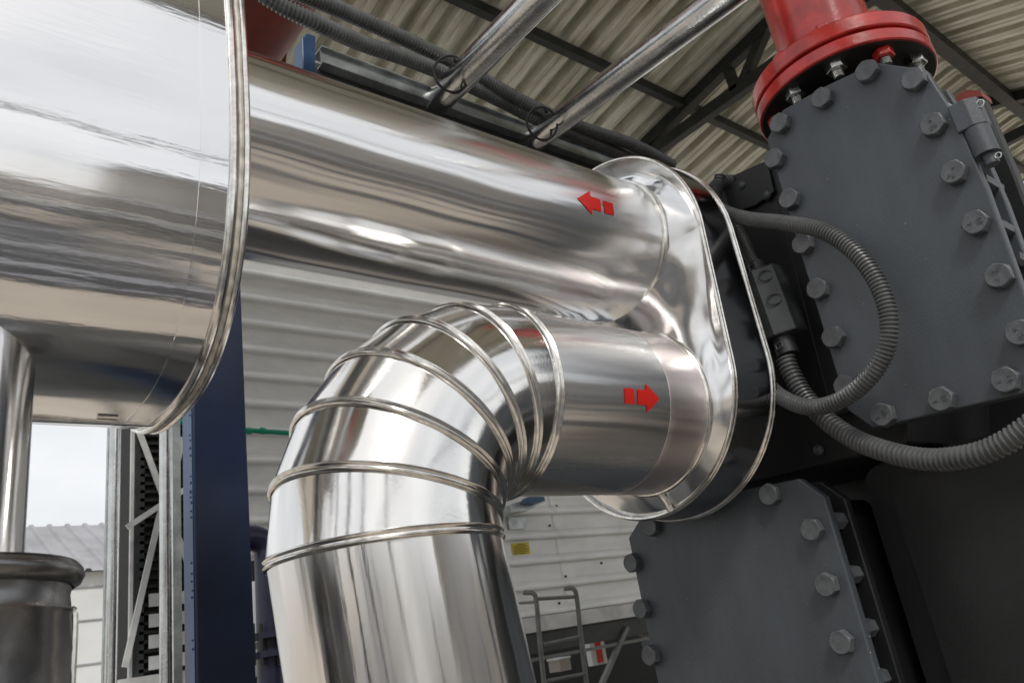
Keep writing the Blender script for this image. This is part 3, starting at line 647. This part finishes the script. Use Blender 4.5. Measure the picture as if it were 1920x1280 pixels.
# slab with red top
sl = thing('side_frame', 'tall dark grey steel upright with red painted top behind the hinge', 'upright', at(1860,400,x=2.0))
XS = 2.0
o2 = [(1790,186),(1812,172),(1838,174),(1905,330),(1990,560),(2060,900),(1990,900),(1850,500)]
MB().prism([yz(*q, XS) for q in o2], XS, XS+.05).build('upright_plate', M_dark, sl, smooth=0, bevel=.006)
a = [yz(*q, XS-.002) for q in ((1789,184),(1811,169),(1839,171),(1842,181),(1808,186),(1796,196))]
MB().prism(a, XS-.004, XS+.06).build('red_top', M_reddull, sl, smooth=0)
# lower cover
lo = thing('lower_header_box', 'grey painted header box with bolted cover plate below the jacket box', 'machine cover', (PX,1.27,-.9))
r0, l0 = yz(1545,930), yz(1178,1008)
lpoly = [yz(1178,1008), yz(1202,968), yz(1410,915), yz(1497,897), yz(1545,930), (yz(1545,930)[0]-.0,-.9), (yz(1178,1008)[0]+.0,-.9)]
pl_ = plate('cover_plate', lpoly, PX, PX+.026, lo)
for (px, py) in ((1226,984),(1190,1052),(1208,1138),(1225,1225),(1448,925),(1527,990),(1555,1093),(1583,1200)):
    bolt(at(px, py+2, x=PX-.001), pl_)
step = at(1555,1093,x=PX).z-at(1583,1200,x=PX).z
for k in range(1, 6):
    q = at(1583,1202,x=PX-.001); bolt((q.x, q.y, q.z-step*k), pl_); q = at(1225,1225,x=PX-.001); bolt((q.x, q.y, q.z-step*k), pl_)
MB().prism(shrink(lpoly, .86), PX+.03, PX+.35).build('box_body', M_dark, lo, smooth=0)
plate('mating_flange', shrink(lpoly, .985), PX+.10, PX+.125, lo, M_dark)
for (px, py) in ((1575,975),(1604,1075),(1632,1175),(1655,1268)):
    p = at(px, py, x=PX+.10); n_ = MB()
    n_.loft([[(p.x+dx, p.y+.022*math.cos(TAU*k/6+.3), p.z+.022*math.sin(TAU*k/6+.3)) for k in range(6)] for dx in (-.045,.0)], caps=True)
    n_.build('nut', M_bolt, lo, smooth=0, bevel=.002)
    MB().tube([p+Vector((-.06,0,0)), p+Vector((.02,0,0))], .012, 14).build('stud', M_bolt, lo)
MB().box(at(1220,1200,x=PX+.03), at(1240,1228,x=PX+.10)).build('tab', M_paint, lo, smooth=0)
# backing casing
cs = thing('machine_casing', 'very dark painted machine casing behind the header boxes and hoses', 'machine', (2.2,.6,-1.6))
XB = 1.90
bp = [yz(*q, XB) for q in ((1330,352),(1352,338),(1440,298),(1700,180),(1700,830),(1605,857),(1465,893),(1330,925),(1290,700))]
MB().prism(bp, XB, XB+.5).build('back_plate', M_dark, cs, smooth=0, bevel=.006)
# small cornered plate with studs at the upper left
cp = [yz(*q, XB-.012) for q in ((1352,352),(1440,310),(1452,360),(1418,385),(1372,402))]
MB().prism(cp, XB-.014, XB-.001).build('corner_plate', M_dark, cs, smooth=0, bevel=.003)
def dome(px, py, x, r=.014, m=M_dark):
    p = at(px, py, x=x); rows = [[(p.x-r*.7*math.sin(t), p.y+r*math.cos(t)*math.cos(TAU*j/16), p.z+r*math.cos(t)*math.sin(TAU*j/16)) for j in range(16)] for t in (0, .4, .8, 1.2, 1.55)]
    MB().loft(rows).build('rivet', m, cs)
for q in ((1391,348),(1438,366),(1535,843)): dome(*q, XB-.013, m=M_paint)
# step plate in front of back plate
MB().prism([yz(*q, XB-.03) for q in ((1455,372),(1500,372),(1600,770),(1560,780))], XB-.03, XB-.005).build('side_strip', M_dark, cs, smooth=0, bevel=.003)
# big lower casing with rounded corner
def rr_poly(pts, rad=.06, n=6):
    out_ = []; N2 = len(pts)
    for i in range(N2):
        a, b, c = Vector(pts[i-1]), Vector(pts[i]), Vector(pts[(i+1) % N2]); u = (a-b).normalized(); v = (c-b).normalized(); p, q = b+u*rad, b+v*rad
        for k in range(n+1): t = k/n; out_.append(tuple((p*(1-t)**2+b*2*t*(1-t)+q*t*t)))
    return out_
XL = 1.98
bpts = [yz(1612,880,XL), (.42, yz(1612,880,XL)[1]), (.42,-1.4), (yz(1612,880,XL)[0],-1.4)]
MB().prism(rr_poly(bpts), XL, XL+.9).build('lower_casing', M_dark, cs, smooth=30)
bp2 = rr_poly([yz(1668,905,XL), (.44, yz(1668,905,XL)[1]), (.44,-1.4), (yz(1668,905,XL)[0],-1.4)])
MB().prism(bp2, XL-.012, XL-.001).build('access_panel', M_dark, cs, smooth=30)
MB().box((2.45,.55,-1.6),(4.5,1.7,.9)).build('rear_casing', M_dark, cs, smooth=0)
MB().box((2.1,.5,-1.6),(2.44,1.65,.1)).build('inner_block', M_dark, cs, smooth=0)
# ------------------------------------------------------------------ red pipe and flange pair on top
XR = 2.0
fl = at(1598,175,x=XR); fz = fl.z
rp = thing('red_pipe', 'glossy red pipe with bolted flange pair above the grey cover plate', 'pipe', (XR,fl.y,fz))
cyR = (at(1462,125,x=XR).y+at(1638,45,x=XR).y)/2
cR = Vector((XR+.02, .705, 0)); pr_, frd = .128, .235
za = at(1600,170,x=XR).z
def disc(z0, z1, r, name, m=M_red): return MB().tube([(cR.x,cR.y,z0),(cR.x,cR.y,z1)], r, 96).build(name, m, rp, smooth=30, bevel=.004)
disc(za, za+.036, frd, 'lower_flange'); disc(za-.003, za-.0003, frd-.006, 'flange_underside', M_gasket); disc(za+.046, za+.090, frd, 'upper_flange'); disc(za+.0365, za+.0455, frd-.016, 'gasket', M_gasket)  # includes a black disc laid over the red flange's underside
MB().tube([(cR.x,cR.y,za+.0905),(cR.x,cR.y,za+1.4)], pr_, 64).build('pipe_run', M_red, rp)
MB().tube([(cR.x,cR.y,za-.30),(cR.x,cR.y,za-.0005)], pr_-.01, 64).build('nozzle_neck', M_gasket, rp)
for k in range(10):
    a = TAU*k/10+.35; x, y = cR.x+(frd-.045)*math.cos(a), cR.y+(frd-.045)*math.sin(a)
    red = (k % 3 == 0)
    n_ = MB().loft([[(x+.026*math.cos(TAU*j/6), y+.026*math.sin(TAU*j/6), z_) for j in range(6)] for z_ in (za-.024, za-.0005)], caps=True)
    n_.build('flange_nut', M_red if red else M_galv, rp, smooth=0, bevel=.002)
    sp_ = [(x, y, za-.024-.0025*i) for i in range(9)]
    MB().tube(sp_, .013, 14, rf=lambda i: .013 if i % 2 else .0115).build('flange_stud', M_galv, rp, smooth=0)
    n_ = MB().loft([[(x+.026*math.cos(TAU*j/6), y+.026*math.sin(TAU*j/6), z_) for j in range(6)] for z_ in (za+.0905, za+.114)], caps=True)
    n_.build('flange_nut', M_red, rp, smooth=0, bevel=.002)
# ------------------------------------------------------------------ hoses and connector in front of machine
def hx(lst): return [at(a, b, x=c) for a, b, c in lst]
h1 = hose(hx([(1420,352,1.99),(1385,342,1.93),(1352,342,1.87),(1337,362,1.83),(1350,392,1.80),(1400,410,1.74),(1470,418,1.70),(1540,432,1.67),(1600,470,1.66),(1645,530,1.66),(1667,600,1.66),(1658,665,1.66),(1620,718,1.66),(1565,755,1.67),(1510,762,1.68),(1462,742,1.71),(1435,715,1.76),(1400,690,1.82)]), .0195)
tag(h1, 'thin ribbed hose looping over the upper cover plate', 'hose', 'ribbed hoses on the machine')
h2 = hose(hx([(1350,330,1.86),(1345,370,1.85),(1365,400,1.84),(1388,440,1.82),(1404,475,1.80),(1416,505,1.78)]), .0165)
tag(h2, 'short ribbed hose entering the top of the connector', 'hose', 'ribbed hoses on the machine')
h3 = hose(hx([(1472,672,1.74),(1486,705,1.74),(1510,745,1.74),(1548,786,1.73),(1600,822,1.72),(1665,847,1.70),(1740,861,1.69),(1815,855,1.68),(1880,832,1.68),(1950,785,1.68)]), .0235, pitch=.0108)
tag(h3, 'thick ribbed hose sagging from the connector to the right', 'hose', 'ribbed hoses on the machine')
cn = thing('connector', 'dark plastic cable connector block between two ribbed hoses', 'connector', at(1455,640,x=1.77))
t_, b_ = at(1424,515,x=1.775), at(1468,636,x=1.765)
d = (b_-t_).normalized(); u = Vector((1,0,0)); u = (u-d*u.dot(d)).normalized(); v = d.cross(u)
sec = [(a*1.25,b*1.3) for a,b in ((-.035,-.018),(-.035,.004),(-.016,.040),(.02,.046),(.034,.01),(.034,-.046),(-.01,-.046))]
MB().loft([[p+u*a+v*b for a, b in sec] for p in (t_, b_)], caps=True).build('connector_body', M_conn, cn, smooth=0, bevel=.004)
MB().tube([t_-d*.035, t_+d*.002], .021, 24).build('inlet_collar', M_conn, cn, bevel=.002)
MB().tube([b_-d*.002, b_+d*.045], .027, 24).build('outlet_collar', M_conn, cn, bevel=.002)
for (pp, s) in ((t_-d*.016, .022), (b_+d*.022, .028)):
    c_ = pp-u*s; q = [(-.009,-.007),(.009,-.007),(.009,.007),(-.009,.007)]
    MB().tube([c_+v*i+d*j for i, j in q], .0018, 6, loop=True).build('latch', M_hose, cn, smooth=0)
for s in (.03, .10):
    c_ = t_+d*s-u*.034+v*.032; MB().tube([c_+(v*math.cos(TAU*j/20)+d*math.sin(TAU*j/20))*.014+u*(.012*math.cos(TAU*j/20)) for j in range(20)], .0015, 6, loop=True).build('moulded_ring', M_conn, cn)
rows = []
for x, e in ((1.3985,-.0006),(1.3988,.0006),(1.400,.0009),(1.42,.0009),(1.45,.0009),(1.48,.0009),(1.51,.0009),(1.528,.0009)):
    rows.append([(x, BY+(PR+e+dB(x,TAU*j/128))*math.cos(TAU*j/128), BZ+(PR+e+dB(x,TAU*j/128))*math.sin(TAU*j/128)) for j in range(128)])
MB().loft(rows).build('painted_sleeve', M_tape, pb, smooth=60)
